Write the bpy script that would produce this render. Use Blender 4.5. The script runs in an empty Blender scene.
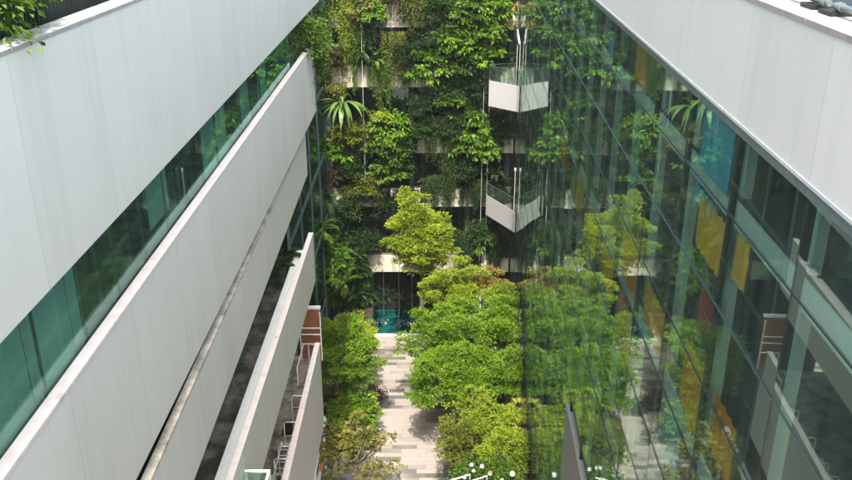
import bpy, math, random
import numpy as np
from mathutils import Vector, Matrix
random.seed(7); R = np.random.default_rng(11)
S = bpy.context.scene; COL = S.collection
def rad(a): return math.radians(a)

# ------------------------------------------------------------------ camera
CAMZ = 27.4; F = 855.0; P = rad(22.5); cP, sP = math.cos(P), math.sin(P)
cam = bpy.data.objects.new('camera', bpy.data.cameras.new('camera')); COL.objects.link(cam)
cam.location = (0, 0, CAMZ); cam.rotation_euler = (math.pi/2 - P, 0, 0)
cam.data.sensor_width = 36; cam.data.lens = 36*F/852; cam.data.clip_start = .1; cam.data.clip_end = 900
S.camera = cam
def at(px, py, Y):
    """world point seen at photo pixel (px,py) at ground distance Y"""
    u = (px-426)/F; v = (240-py)/F
    d = Vector((u, cP+v*sP, -sP+v*cP)); k = Y/d.y
    return Vector((d.x*k, Y, CAMZ+d.z*k))
def mpp(Y, z=8): return (Y*cP+(CAMZ-z)*sP)/F          # metres in a photo pixel

# ------------------------------------------------------------------ materials
def mat(name):
    m = bpy.data.materials.new(name); m.use_nodes = True
    nt = m.node_tree; nt.nodes.clear()
    return m, nt, nt.nodes.new('ShaderNodeOutputMaterial')
def N(nt, t, **k):
    n = nt.nodes.new(t)
    for a, b in k.items():
        if a in n.inputs: n.inputs[a].default_value = b
        else: setattr(n, a, b)
    return n
def L(nt, a, b): nt.links.new(a, b)
def ramp(nt, stops, fac):
    r = nt.nodes.new('ShaderNodeValToRGB'); e = r.color_ramp.elements
    while len(e) < len(stops): e.new(.5)
    for q, (p, c) in zip(e, stops): q.position = p; q.color = (*c, 1)
    L(nt, fac, r.inputs[0]); return r
def noise(nt, scale, vec=None, detail=4, rough=.55):
    n = N(nt, 'ShaderNodeTexNoise', Scale=scale, Detail=detail, Roughness=rough)
    if vec is not None: L(nt, vec, n.inputs['Vector'])
    return n
def coords(nt, sc=(1,1,1), loc=(0,0,0)):
    g = nt.nodes.new('ShaderNodeNewGeometry'); m = N(nt, 'ShaderNodeMapping'); m.inputs['Scale'].default_value = sc
    m.inputs['Location'].default_value = loc
    L(nt, g.outputs['Position'], m.inputs[0]); return m.outputs[0]
def mixc(nt, fac, a, b, mode='MIX'):
    m = N(nt, 'ShaderNodeMix', data_type='RGBA', blend_type=mode)
    for s, i in ((fac, 0), (a, 6), (b, 7)):
        if hasattr(s, 'links'): L(nt, s, m.inputs[i])
        elif isinstance(s, (tuple, list)): m.inputs[i].default_value = (*s, 1)
        else: m.inputs[i].default_value = s
    return m.outputs[2]
def plain(name, col, rough=.6, metal=0, var=.12, scale=3., stretch=(1,1,1), bump=0, dirt=None, spec=.4):
    m, nt, o = mat(name); b = N(nt, 'ShaderNodeBsdfPrincipled', Roughness=rough, Metallic=metal)
    b.inputs['Specular IOR Level'].default_value = spec
    v = coords(nt, stretch); n = noise(nt, scale, v, 6)
    c = ramp(nt, [(.25, tuple(x*(1-var) for x in col)), (.75, tuple(min(1, x*(1+var)) for x in col))], n.outputs['Fac']).outputs[0]
    if dirt:
        dcol, lo, hi, dsc, dst = dirt
        n2 = noise(nt, dsc, coords(nt, dst), 8, .65)
        f = ramp(nt, [(lo, (0,0,0)), (hi, (1,1,1))], n2.outputs['Fac']).outputs[0]
        c = mixc(nt, f, c, dcol)
    L(nt, c, b.inputs['Base Color'])
    if bump:
        bp = N(nt, 'ShaderNodeBump', Strength=bump, Distance=.02); L(nt, noise(nt, scale*8, v).outputs['Fac'], bp.inputs['Height']); L(nt, bp.outputs[0], b.inputs['Normal'])
    L(nt, b.outputs[0], o.inputs[0]); return m
def panel_mat(name, col, pitch=2.4, off=.3, joint=.010):
    """painted cladding with hairline vertical joints along Y, rain streaks"""
    m, nt, o = mat(name); b = N(nt, 'ShaderNodeBsdfPrincipled', Roughness=.55); b.inputs['Specular IOR Level'].default_value = .3
    big = noise(nt, .35, coords(nt, (1,1,1)), 5, .6)
    c = ramp(nt, [(.3, tuple(x*.95 for x in col)), (.7, tuple(x*1.02 for x in col))], big.outputs['Fac']).outputs[0]
    st = noise(nt, 1, coords(nt, (2.2, 2.2, .16)), 9, .72)                     # vertical rain streaks
    f = ramp(nt, [(.50, (0,0,0)), (.78, (.24,.24,.24))], st.outputs['Fac']).outputs[0]
    c = mixc(nt, f, c, (.34,.35,.31))
    # rare sharp drip marks
    st2 = noise(nt, 1, coords(nt, (9, 9, .35), (3,3,3)), 6, .6)
    f2 = ramp(nt, [(.66, (0,0,0)), (.74, (.3,.3,.3))], st2.outputs['Fac']).outputs[0]
    c = mixc(nt, f2, c, (.36,.35,.31))
    sep = N(nt, 'ShaderNodeSeparateXYZ'); L(nt, coords(nt, (1,1/pitch,1), (0, off, 0)), sep.inputs[0])
    fr = N(nt, 'ShaderNodeMath', operation='FRACT'); L(nt, sep.outputs[1], fr.inputs[0])
    lt = N(nt, 'ShaderNodeMath', operation='LESS_THAN'); L(nt, fr.outputs[0], lt.inputs[0]); lt.inputs[1].default_value = joint/pitch
    ml = N(nt, 'ShaderNodeMath', operation='MULTIPLY'); L(nt, lt.outputs[0], ml.inputs[0]); ml.inputs[1].default_value = .45
    fl = N(nt, 'ShaderNodeMath', operation='FLOOR'); L(nt, sep.outputs[1], fl.inputs[0])
    wn = N(nt, 'ShaderNodeTexWhiteNoise', noise_dimensions='1D'); L(nt, fl.outputs[0], wn.inputs['W'])
    pv = ramp(nt, [(0, (.955,.955,.95)), (1, (1,1,1))], wn.outputs['Value']).outputs[0]
    c = mixc(nt, 1., c, pv, 'MULTIPLY')
    c = mixc(nt, ml.outputs[0], c, (.22,.23,.22))
    L(nt, c, b.inputs['Base Color'])
    bp = N(nt, 'ShaderNodeBump', Strength=.12, Distance=.01); L(nt, noise(nt, 6, coords(nt)).outputs['Fac'], bp.inputs['Height']); L(nt, bp.outputs[0], b.inputs['Normal'])
    L(nt, b.outputs[0], o.inputs[0]); return m
def glass_mat(name, tint, refl, base, power, gain, rough=.0, wob=.0, wsc=.8):
    m, nt, o = mat(name)
    t = N(nt, 'ShaderNodeBsdfTransparent'); t.inputs[0].default_value = (*tint, 1)
    g = N(nt, 'ShaderNodeBsdfGlossy', Roughness=rough); g.inputs[0].default_value = (*refl, 1)
    if wob:
        bp = N(nt, 'ShaderNodeBump', Strength=wob, Distance=.01)
        L(nt, noise(nt, wsc, coords(nt, (1,1,.35)), 2, .4).outputs['Fac'], bp.inputs['Height']); L(nt, bp.outputs[0], g.inputs['Normal'])
    lw = N(nt, 'ShaderNodeLayerWeight', Blend=.5)
    pw = N(nt, 'ShaderNodeMath', operation='POWER'); L(nt, lw.outputs['Facing'], pw.inputs[0]); pw.inputs[1].default_value = power
    mm = N(nt, 'ShaderNodeMath', operation='MULTIPLY_ADD', use_clamp=True); L(nt, pw.outputs[0], mm.inputs[0]); mm.inputs[1].default_value = gain; mm.inputs[2].default_value = base
    mx = N(nt, 'ShaderNodeMixShader'); L(nt, mm.outputs[0], mx.inputs[0]); L(nt, t.outputs[0], mx.inputs[1]); L(nt, g.outputs[0], mx.inputs[2])
    # faint film of dust on the outer skin
    d = N(nt, 'ShaderNodeBsdfDiffuse'); d.inputs[0].default_value = (.5,.58,.54,1)
    st = noise(nt, 1, coords(nt, (3,3,.2)), 7, .7)
    f = ramp(nt, [(.35, (.010,.010,.010)), (.8, (.06,.06,.06))], st.outputs['Fac']).outputs[0]
    mx2 = N(nt, 'ShaderNodeMixShader'); L(nt, f, mx2.inputs[0]); L(nt, mx.outputs[0], mx2.inputs[1]); L(nt, d.outputs[0], mx2.inputs[2])
    L(nt, mx2.outputs[0], o.inputs[0]); return m
def leaf_mat(name, a, b, trans=.35, spec=.35):
    m, nt, o = mat(name); g = nt.nodes.new('ShaderNodeNewGeometry')
    c = ramp(nt, [(0, a), (.55, tuple((x+y)/2 for x, y in zip(a, b))), (1, b)], g.outputs['Random Per Island']).outputs[0]
    n = noise(nt, .9, coords(nt), 3)
    f = ramp(nt, [(.35, (.72,.78,.8)), (.65, (1.12,1.08,1))], n.outputs['Fac']).outputs[0]
    c = mixc(nt, 1., c, f, 'MULTIPLY')
    p = N(nt, 'ShaderNodeBsdfPrincipled', Roughness=.42); p.inputs['Specular IOR Level'].default_value = spec; L(nt, c, p.inputs['Base Color'])
    t = N(nt, 'ShaderNodeBsdfTranslucent'); tc = mixc(nt, 1., c, (1.25,1.3,.55), 'MULTIPLY'); L(nt, tc, t.inputs[0])
    mx = N(nt, 'ShaderNodeMixShader', Fac=trans); L(nt, p.outputs[0], mx.inputs[1]); L(nt, t.outputs[0], mx.inputs[2])
    L(nt, mx.outputs[0], o.inputs[0]); return m
M = {}
M['white'] = panel_mat('white_cladding', (.745,.765,.705), 2.4, .3)
M['white_r'] = panel_mat('white_cladding_warm', (.70,.68,.625), 2.3, .61)
M['screen'] = panel_mat('pale_screen', (.79,.81,.80), 3.1, .2)
M['coping'] = plain('coping_stone', (.75,.695,.675), .8, var=.12, scale=5, dirt=((.25,.22,.2), .60, .80, 2.5, (1,1,1)))  # pale stone: sunlight on the parapet tops is put into the colour
M['coping_grey'] = plain('coping_grey', (.34,.35,.335), .8, var=.15, scale=5, dirt=((.22,.22,.2), .55, .8, 2., (1,1,1)))
M['concrete'] = plain('planter_concrete', (.60,.57,.49), .8, var=.2, scale=2, stretch=(1.5,1.5,.4), bump=.2, dirt=((.10,.10,.075), .45, .75, 1.1, (1.6,1.6,.35)))
M['floor'] = plain('terrace_floor', (.27,.22,.17), .9, var=.35, scale=2.5, bump=.3, dirt=((.07,.06,.045), .45, .62, 1.5, (1,1,1)))
M['moss'] = plain('mossy_screed', (.20,.18,.135), .9, var=.45, scale=3, bump=.4, dirt=((.045,.055,.038), .38, .56, 1.6, (1,.7,1)))
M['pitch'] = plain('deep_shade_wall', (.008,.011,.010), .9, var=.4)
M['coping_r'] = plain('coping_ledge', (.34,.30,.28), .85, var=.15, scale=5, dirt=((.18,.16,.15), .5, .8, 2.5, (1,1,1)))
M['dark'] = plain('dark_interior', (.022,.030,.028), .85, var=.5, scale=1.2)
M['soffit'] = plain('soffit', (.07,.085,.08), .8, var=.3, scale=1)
M['blind'] = plain('window_blind', (.68,.74,.70), .8, var=.06, scale=1, stretch=(4,4,.3))
M['slab'] = plain('slab_edge', (.66,.76,.73), .6, var=.12, scale=2)
M['fin'] = plain('fin', (.55,.68,.65), .6, var=.15, scale=2)
M['alu'] = plain('aluminium', (.70,.72,.72), .35, .35, var=.08, scale=6)
M['whitemetal'] = plain('white_metal', (.74,.76,.75), .45, var=.06, scale=4)
M['mullion'] = plain('mullion_metal', (.035,.045,.045), .4, .5, var=.2)
M['trim'] = plain('trim_metal', (.20,.25,.235), .35, .5, var=.2, scale=6)
M['post'] = plain('post_teal', (.09,.16,.18), .45, .2, var=.15)
M['deck'] = plain('red_deck', (.24,.095,.05), .7, var=.3, scale=2.5, stretch=(1,6,1), bump=.2)
M['terrain'] = plain('soil', (.11,.085,.06), .95, var=.3, scale=2, bump=.4)
M['bark'] = plain('bark', (.14,.11,.085), .9, var=.35, scale=6, stretch=(1,1,.3), bump=.5)
M['stem'] = plain('stem', (.07,.075,.035), .9, var=.3, scale=6)
M['yellow'] = plain('yellow_cloth', (1.,.44,.005), .8, var=.25, scale=2, stretch=(4,4,.3))
M['orange'] = plain('ochre_cloth', (.75,.28,.02), .8, var=.35, scale=2, stretch=(4,4,.3))
M['blue'] = plain('blue_cloth', (.04,.42,.58), .8, var=.25, scale=2)
M['paleblue'] = plain('pale_blue_board', (.40,.62,.80), .6, var=.25, scale=1.4)
M['red'] = plain('red_cloth', (.40,.05,.04), .8, var=.3, scale=2)
M['black'] = plain('black_rubber', (.012,.014,.016), .5, var=.2)
M['lwhite'] = plain('lantern_white', (.55,.52,.50), .5, var=.05)
M['lpink'] = plain('lantern_pink', (.62,.16,.19), .5, var=.1)
M['grey'] = plain('grey_cladding', (.17,.19,.19), .5, var=.15, scale=1.5)
M['box'] = panel_mat('balcony_white', (.43,.425,.45), 9., .13, .0)
M['foam'] = plain('foam', (.75,.85,.84), .5, var=.15, scale=8)
M['glassL'] = glass_mat('green_glass', (.70,.88,.82), (.60,.88,.80), .06, 3.2, .62, wob=.012, wsc=.9)
M['glassR'] = glass_mat('curtain_glass', (.82,.91,.87), (.80,.94,.88), .07, 2.9, .64, wob=.14, wsc=.5)
M['glassB'] = glass_mat('dark_glass', (.32,.45,.43), (.5,.68,.66), .10, 3., .5, wob=.1, wsc=1.)
M['glassC'] = glass_mat('clear_glass', (.80,.92,.88), (.8,.95,.9), .03, 3., .6)
M['water_jet'] = glass_mat('water_jet', (.86,.9,.9), (.9,1,1), .25, 2., .6)

# foliage palettes
M['lf_bright'] = leaf_mat('leaf_bright', (.098,.200,.014), (.240,.370,.028), .38, .25)
M['lf_fresh'] = leaf_mat('leaf_fresh', (.060,.150,.012), (.190,.330,.030), .35, .25)
M['lf_lime'] = leaf_mat('leaf_lime', (0.165,0.247,0.015), (0.360,0.420,0.038), .40)
M['lf_olive'] = leaf_mat('leaf_olive', (.085,.115,.012), (.205,.220,.030), .35, .25)
M['lf_mid'] = leaf_mat('leaf_mid', (.035,.095,.010), (.130,.225,.024), .32, .25)
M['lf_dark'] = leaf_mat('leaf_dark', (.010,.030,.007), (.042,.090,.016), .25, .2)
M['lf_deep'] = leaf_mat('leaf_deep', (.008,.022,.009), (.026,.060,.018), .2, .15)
M['lf_strap'] = leaf_mat('leaf_strap', (0.090,0.188,0.038), (0.225,0.360,0.105), .3)
M['lf_dry'] = leaf_mat('leaf_dry', (.135,.135,.035), (.270,.255,.050), .35)
M['lf_copper'] = leaf_mat('leaf_copper', (0.240,0.165,0.030), (0.390,0.300,0.068), .35)
M['lf_purple'] = leaf_mat('leaf_purple', (0.095,0.030,0.047), (0.243,0.115,0.128), .3)
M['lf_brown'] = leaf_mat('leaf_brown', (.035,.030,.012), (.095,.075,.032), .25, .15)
M['lf_palm'] = leaf_mat('leaf_palm', (0.34,0.36,0.05), (0.420,0.420,0.083), .4)

def paving():
    m, nt, o = mat('stone_paving'); b = N(nt, 'ShaderNodeBsdfPrincipled', Roughness=.8)
    v = coords(nt)
    br = N(nt, 'ShaderNodeTexBrick', Scale=1.0); L(nt, v, br.inputs['Vector'])
    br.inputs['Brick Width'].default_value = 1.3; br.inputs['Row Height'].default_value = .34; br.inputs['Mortar Size'].default_value = .006
    br.inputs['Color1'].default_value = (0,0,0,1); br.inputs['Color2'].default_value = (1,1,1,1); br.inputs['Mortar'].default_value = (.3,.3,.3,1)
    br.offset = .37; br.offset_frequency = 2; br.squash = .7; br.squash_frequency = 3
    big = noise(nt, .22, v, 3)
    s = N(nt, 'ShaderNodeMath', operation='MULTIPLY_ADD'); L(nt, big.outputs['Fac'], s.inputs[0]); s.inputs[1].default_value = 1.5; s.inputs[2].default_value = -.75
    a = N(nt, 'ShaderNodeMath', operation='ADD', use_clamp=True); L(nt, br.outputs['Color'], a.inputs[0]); L(nt, s.outputs[0], a.inputs[1])
    c = ramp(nt, [(0, (.375,.322,.303)), (.45, (.355,.306,.286)), (.62, (.255,.225,.215)), (.76, (.155,.145,.132)), (1, (.115,.108,.10))], a.outputs[0]).outputs[0]
    fine = noise(nt, 6, v, 8, .7); f = ramp(nt, [(.3, (.86,.86,.86)), (.7, (1.06,1.06,1.05))], fine.outputs['Fac']).outputs[0]
    c = mixc(nt, 1., c, f, 'MULTIPLY'); c = mixc(nt, br.outputs['Fac'], c, (.16,.145,.125))
    L(nt, c, b.inputs['Base Color']); L(nt, b.outputs[0], o.inputs[0]); return m
M['paving'] = paving()
def water():
    m, nt, o = mat('pool_water'); b = N(nt, 'ShaderNodeBsdfPrincipled', Roughness=.06)
    n = noise(nt, 1.3, coords(nt), 4)
    L(nt, ramp(nt, [(.35, (.001,.022,.026)), (.7, (.006,.10,.095))], n.outputs['Fac']).outputs[0], b.inputs['Base Color'])
    bp = N(nt, 'ShaderNodeBump', Strength=.35, Distance=.05); L(nt, noise(nt, 5, coords(nt), 3).outputs['Fac'], bp.inputs['Height']); L(nt, bp.outputs[0], b.inputs['Normal'])
    L(nt, b.outputs[0], o.inputs[0]); return m
M['water'] = water()

# ------------------------------------------------------------------ mesh helpers
class MB:
    def __init__(s): s.v = []; s.f = []; s.n = 0; s.mi = []; s.cur = 0
    def add(s, v, f):
        v = np.asarray(v, float).reshape(-1, 3); f = np.asarray(f, int)
        s.v.append(v); s.f.append(f+s.n); s.mi.append(np.full(len(f), s.cur)); s.n += len(v); return s
    def box(s, a, b):
        (x0,y0,z0), (x1,y1,z1) = a, b
        v = [(x0,y0,z0),(x1,y0,z0),(x1,y1,z0),(x0,y1,z0),(x0,y0,z1),(x1,y0,z1),(x1,y1,z1),(x0,y1,z1)]
        return s.add(v, [(0,3,2,1),(4,5,6,7),(0,1,5,4),(1,2,6,5),(2,3,7,6),(3,0,4,7)])
    def prism(s, pts, z0, z1):                      # vertical prism of a 4-gon plan
        v = [(x,y,z0) for x, y in pts]+[(x,y,z1) for x, y in pts]; n = len(pts)
        s.add(v, [(i,(i+1)%n,n+(i+1)%n,n+i) for i in range(n)])
        if n == 4: s.add(v, [(3,2,1,0),(4,5,6,7)])
        return s
    def tube(s, pts, rs, n=8):
        pts = [Vector(p) for p in pts]
        if not hasattr(rs, '__len__'): rs = [rs]*len(pts)
        ring = []
        for i, p in enumerate(pts):
            t = (pts[min(i+1, len(pts)-1)]-pts[max(i-1, 0)]).normalized()
            a = t.cross(Vector((0,0,1)) if abs(t.z) < .9 else Vector((1,0,0))).normalized(); b = t.cross(a)
            ring += [tuple(p+(a*math.cos(k*2*math.pi/n)+b*math.sin(k*2*math.pi/n))*rs[i]) for k in range(n)]
        f = [(i*n+k, i*n+(k+1)%n, (i+1)*n+(k+1)%n, (i+1)*n+k) for i in range(len(pts)-1) for k in range(n)]
        s.add(ring, f)
        c0 = len(ring)
        for e in (0, len(pts)-1):                    # caps as quads (n even)
            base = e*n; s.add([ring[base+k] for k in range(n)], [(0, k, k+1, min(k+2, n-1)) for k in range(1, n-2, 2)] if n > 4 else [(0,1,2,3)])
        return s
    def build(s, name, m, parent=None, smooth=False, bevel=0):
        v = np.concatenate(s.v); f = np.concatenate(s.f)
        me = bpy.data.meshes.new(name); me.vertices.add(len(v)); me.vertices.foreach_set('co', v.ravel())
        me.loops.add(f.size); me.loops.foreach_set('vertex_index', f.ravel().astype(np.int32))
        me.polygons.add(len(f)); me.polygons.foreach_set('loop_start', np.arange(0, f.size, 4, dtype=np.int32))
        me.update(calc_edges=True); me.validate()
        for q in (m if isinstance(m, list) else [m]): me.materials.append(M[q])
        o = bpy.data.objects.new(name, me); COL.objects.link(o); o.parent = parent
        me.polygons.foreach_set('use_smooth', np.full(len(me.polygons), bool(smooth)))
        if bevel:
            b = o.modifiers.new('bevel', 'BEVEL'); b.width = bevel; b.segments = 2; b.limit_method = 'ANGLE'
        return o
def tag(o, label=None, cat=None, group=None, kind=None):
    if label: o['label'] = label
    if cat: o['category'] = cat
    if group: o['group'] = group
    if kind: o['kind'] = kind
    return o
def empty(name, label, cat, group=None, loc=(0,0,0)):
    o = bpy.data.objects.new(name, None); COL.objects.link(o); o.location = loc
    o.empty_display_size = .2
    return tag(o, label, cat, group)
def leaves(mb, C, D, Ln, W, fold=.25, up=None, rng=R):
    """kite leaves: base C, direction D, length Ln, width W"""
    C = np.asarray(C); D = np.asarray(D, float); n = len(C)
    D = D/np.maximum(np.linalg.norm(D, axis=1, keepdims=True), 1e-6)
    Ln = np.broadcast_to(Ln, n)[:, None]; W = np.broadcast_to(W, n)[:, None]
    U = rng.normal(size=(n,3))*.55+np.array([0,-.15,1.]) if up is None else up
    Sd = np.cross(D, U); Sd /= np.maximum(np.linalg.norm(Sd, axis=1, keepdims=True), 1e-6)
    Nn = np.cross(Sd, D)
    mid = C+D*Ln*.45
    v = np.stack([C, mid+Sd*W*.5+Nn*W*fold, C+D*Ln-Nn*Ln*.12, mid-Sd*W*.5+Nn*W*fold], 1).reshape(-1,3)
    mb.add(v, np.arange(n*4).reshape(n,4))
def straps(mb, C, A, Ln, W, droop, seg=4, rng=R):
    """arching strap leaves from C outward along A (unit), as chains of quads"""
    for c, a, l, w, d in zip(C, A, Ln, W, droop):
        a = a/np.linalg.norm(a); side = np.cross(a, [0,0,1]); side /= np.linalg.norm(side)+1e-6
        p = np.array(c, float); v = []
        dirn = a.copy()
        for k in range(seg+1):
            t = k/seg; ww = w*(.35+1.3*t if t < .5 else 1.0-(t-.5)*1.7)*.5*1.0
            v += [p-side*ww, p+side*ww]
            dirn = dirn+np.array([0,0,-d/seg*(1+t)]); dirn /= np.linalg.norm(dirn); p = p+dirn*l/seg
        mb.add(v, [(2*k,2*k+1,2*k+3,2*k+2) for k in range(seg)])
def wallx(Y): return 3.37+.0419*Y
def clip_glass(pts, m=.12): return pts[:,0] < wallx(pts[:,1])-m

# crown = many clumps of leaves on an uneven ellipsoid
FULL = [False]
def crown_pts(c, r, n, rng, lump=.28, shell=.55):
    d = rng.normal(size=(n,3)); d /= np.linalg.norm(d, axis=1, keepdims=True)
    d[:,2] = np.where(d[:,2] < (-.95 if FULL[0] else -.7), -d[:,2]*.6, d[:,2])
    ph = rng.uniform(0, 6.28, 6)
    k = 1+lump*(np.sin(3*d[:,0]+ph[0])*np.sin(3.3*d[:,1]+ph[1])+.7*np.sin(5*d[:,2]+ph[2])*np.sin(4.5*d[:,0]+ph[3])+.5*np.sin(9*d[:,1]+ph[4]))
    rr = (shell+(1-shell)*rng.random(n)**.5)*k
    return np.asarray(c)+d*rr[:,None]*np.asarray(r), d
def foliage(mb, c, r, n_cl, n_lf, cl_r, ll, lw, rng, lump=.28, shell=.55, flat=.6, clip=True, droop=0., ymax=None):
    cc, cd = crown_pts(c, r, n_cl, rng, lump, shell)
    q = rng.normal(size=(n_cl, n_lf, 3)); q /= np.linalg.norm(q, axis=2, keepdims=True)
    q[:,:,2] = np.abs(q[:,:,2])*.9-.25
    rad_ = cl_r*rng.uniform(.65, 1.25, (n_cl,1,1))*rng.uniform(.45, 1., (n_cl,n_lf,1))
    C = (cc[:,None]+q*rad_*np.array([1,1,flat])).reshape(-1,3)
    D = (q*np.array([1,1,.45])+cd[:,None]*.35+np.array([0,0,-droop])+rng.normal(size=q.shape)*.28).reshape(-1,3)
    k = np.ones(len(C), bool)
    if clip: k &= clip_glass(C, .10)
    if ymax: k &= C[:,1] < ymax
    C, D = C[k], D[k]; n = len(C)
    if n: leaves(mb, C, D, ll*rng.uniform(.7, 1.3, n), lw*rng.uniform(.7, 1.3, n), rng=rng)
    return cc

def tree(name, label, c, r, lf, n_cl=150, n_lf=45, cl_r=.5, ll=.24, lw=.13, group=None, lump=.28, shell=.5, ground=None, trunk_r=.13, seed=0, cat='tree', lean=(0,0), ymax=None, extra=None):
    rng = np.random.default_rng(seed+100)
    gx, gy = ground if ground else (c[0], c[1])
    root = empty(name, label, cat, group, (gx, gy, 0)); root.rotation_euler = (0,0,0)
    c = np.array(c)-np.array([gx, gy, 0])
    mb = MB()
    # work in world space for the glass clip
    w = np.array([gx, gy, 0])
    cc = foliage(mb, c+w, r, n_cl, n_lf, cl_r, ll, lw, rng, lump, shell, ymax=ymax)
    mb.v = [v-w for v in mb.v]
    mb.build('crown', lf, root)
    tb = MB(); base = np.array([0,0,-.05]); fork = np.array([c[0]*.6, c[1]*.6, max(.6, c[2]-r[2]*.75)])
    mid = (base+fork)/2+np.array([rng.uniform(-.1,.1), rng.uniform(-.1,.1), 0])
    tb.tube([base, mid, fork], [trunk_r*1.35, trunk_r*1.0, trunk_r*.85])
    k = 0
    for i in rng.permutation(len(cc))[:26]:
        e = cc[i]-w
        if e[0]+gx > wallx(e[1]+gy)-.3: continue
        m = fork*.45+e*.55+np.array([0,0,-.12*np.linalg.norm(e-fork)]); tb.tube([fork-np.array([0,0,.08]), m, e], [trunk_r*.55, trunk_r*.3, .018], 6)
    tb.build('trunk', 'bark', root, True)
    return root

# ------------------------------------------------------------------ the ground and the pool
PX0, PX1, PY0, PY1 = -3.75, 3.2, 49.9, 53.6
g = MB(); xs = [-400, PX0, PX1, 400]; ys = [-300, PY0, PY1, 600]
for i in range(3):
    for j in range(3):
        if (i, j) != (1, 1): g.add([(xs[i],ys[j],0),(xs[i+1],ys[j],0),(xs[i+1],ys[j+1],0),(xs[i],ys[j+1],0)], [(0,1,2,3)])
tag(g.build('ground', 'paving'), kind='structure')
g = MB().add([(PX0,PY0,-.1),(PX1,PY0,-.1),(PX1,PY1,-.1),(PX0,PY1,-.1)], [(0,1,2,3)])
tag(g.build('water', 'water'), kind='structure')
g = MB()
g.box((PX0-.35,PY0-.35,.004),(PX1,PY0-.0,.045)); g.box((PX0-.35,PY0,.004),(PX0,PY1,.045))
g.box((PX0,PY0,-.6),(PX0+.02,PY1,.0)); g.box((PX0+.02,PY0,-.6),(PX1,PY0+.02,.0))
tag(g.build('pool_edge', 'concrete'), kind='structure')
g = MB(); g.box((-9,30.6,-.02),(-4.75,49.5,.14)); g.box((-9,49.5,-.02),(-4.15,51.6,.14)); g.box((1.9,34.,-.02),(4.55,47.5,.14)); g.box((2.6,28.,-.02),(4.3,34.,.14))
tag(g.build('planting_bed', 'terrain'), kind='structure')

# ------------------------------------------------------------------ left building : white parapet bands and green glass
XL = -4.33
LB = empty('office_building', 'white office building with stacked parapet bands and green ribbon windows', 'building', None, (-7, 10, 0))
def part(mb, name, m, parent, **k):
    """children are modelled in world space; shift into the parent's frame"""
    off = np.array(parent.location) if parent.parent is None else np.array(parent.parent.location) if False else None
    if parent.parent is None: mb.v = [v-np.array(parent.location) for v in mb.v]
    else:
        p = parent
        while p.parent: p = p.parent
        mb.v = [v-np.array(p.location) for v in mb.v]
    return mb.build(name, m, parent, **k)
def Z(h): return CAMZ-h
Y0 = -3.
bands = [ # top h, bottom h, end Y, coping width, coping material, slant of the face
    (1.56, 4.30, 35.6, .33, 'coping_grey', 0, 0), (5.60, 8.20, 33.1, .165, 'coping', 0, 0), (8.52, 10.2, 31.2, .15, 'concrete', .06, -.20),
    (12.28, 14.30, 30.4, .17, 'coping', 0, 0), (17.20, 21.1, 30.6, .20, 'coping', 0, 0)]
for i, (t, b, ye, cw, cm, dn, df) in enumerate(bands):
    mname = 'screen' if i == 4 else 'white'
    fx = lambda y: XL+dn+(df-dn)*(y-10)/21
    mb = MB(); mb.prism([(fx(Y0)-.155,Y0),(fx(Y0),Y0),(fx(ye),ye),(fx(ye)-.155,ye-.12)], Z(b), Z(t)-.05)
    o = part(mb, 'parapet', mname, LB, bevel=.012)
    c = MB()
    y = Y0
    while y < ye:
        y2 = min(y+2.4, ye+.004); a_, b_ = y+.004, y2-.004
        c.prism([(fx(a_)-cw,a_),(fx(a_)+.008,a_),(fx(b_)+.008,b_),(fx(b_)-cw,b_)], Z(t)-.048, Z(t)); y = y2
    part(c, 'coping', cm, o, bevel=.008)
# floors, ceilings and back walls
def slab(a, b, name='floor_slab', m='soffit', par=LB): return part(MB().box(a, b), name, m, par)
slab((-14, Y0, Z(1.95)), (XL-.24, 33.4, Z(1.75)), m='floor')                     # roof terrace
slab((-14, Y0, Z(4.3)), (XL-.16, 33.4, Z(4.0)))                                   # ceiling
slab((-14, Y0, Z(7.0)), (XL-.24, 31.2, Z(6.7)), m='floor')
slab((-14, Y0, Z(8.2)), (XL-.24, 31.2, Z(7.9)))
slab((-14, Y0, Z(10.15)), (XL-.24, 30.0, Z(9.8)))
slab((-14, Y0, Z(13.4)), (XL-.24, 29.3, Z(13.1)), m='moss')
slab((XL-.46, Y0, Z(13.09)), (XL-.175, 29.0, Z(12.42)), 'inner_kerb', 'screen')
slab((-14, Y0, Z(14.3)), (XL-.24, 29.3, Z(14.0)))
slab((-14, Y0, Z(18.95)), (XL-.16, 32.0, Z(18.65)), m='floor')
slab((-9.3, Y0, 0), (-9.1, 29., Z(1.76)), 'back_wall', 'dark')
slab((-9.0, 28.2, Z(4.3)), (XL-1.3, 28.35, Z(1.95)), 'end_wall', 'white')
# ribbon windows
wn = 0
for (gx, t, b, ya, yb, pitch) in ((XL-.185, 4.305, 6.70, 2.2, 28.4, 1.31), (XL-.34, 8.205, 9.6, 8., 30., 2.7), (XL-1.25, 10.155, 13.09, 12.5, 29.3, 2.4)):
    y = ya
    while y < yb-.2:
        y2 = min(y+pitch, yb)
        fr = MB(); fr.box((gx-.05, y-.012, Z(b)), (gx-.022, y+.012, Z(t)))
        w = part(fr, 'window', 'mullion', LB)
        p = MB(); p.box((gx-.02, y+.008, Z(b)), (gx, y2-.008, Z(t))); part(p, 'pane', 'glassL', w)
        y = y2
# roller blinds standing behind some panes (first ribbon)
for (ya, yb, drop) in ((2.3, 10.55, 2.05), (13.7, 14.9, 1.2), (17.5, 19.8, 2.05), (21.4, 22.6, 1.9), (24.0, 25.3, 2.0)):
    mb = MB(); y = ya
    while y < yb-.1:
        y2 = min(y+1.31, yb); mb.box((XL-.44, y+.02, Z(4.32+drop)), (XL-.425, y2-.02, Z(4.32))); y = y2
    part(mb, 'roller_blind', 'blind', LB)
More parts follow.
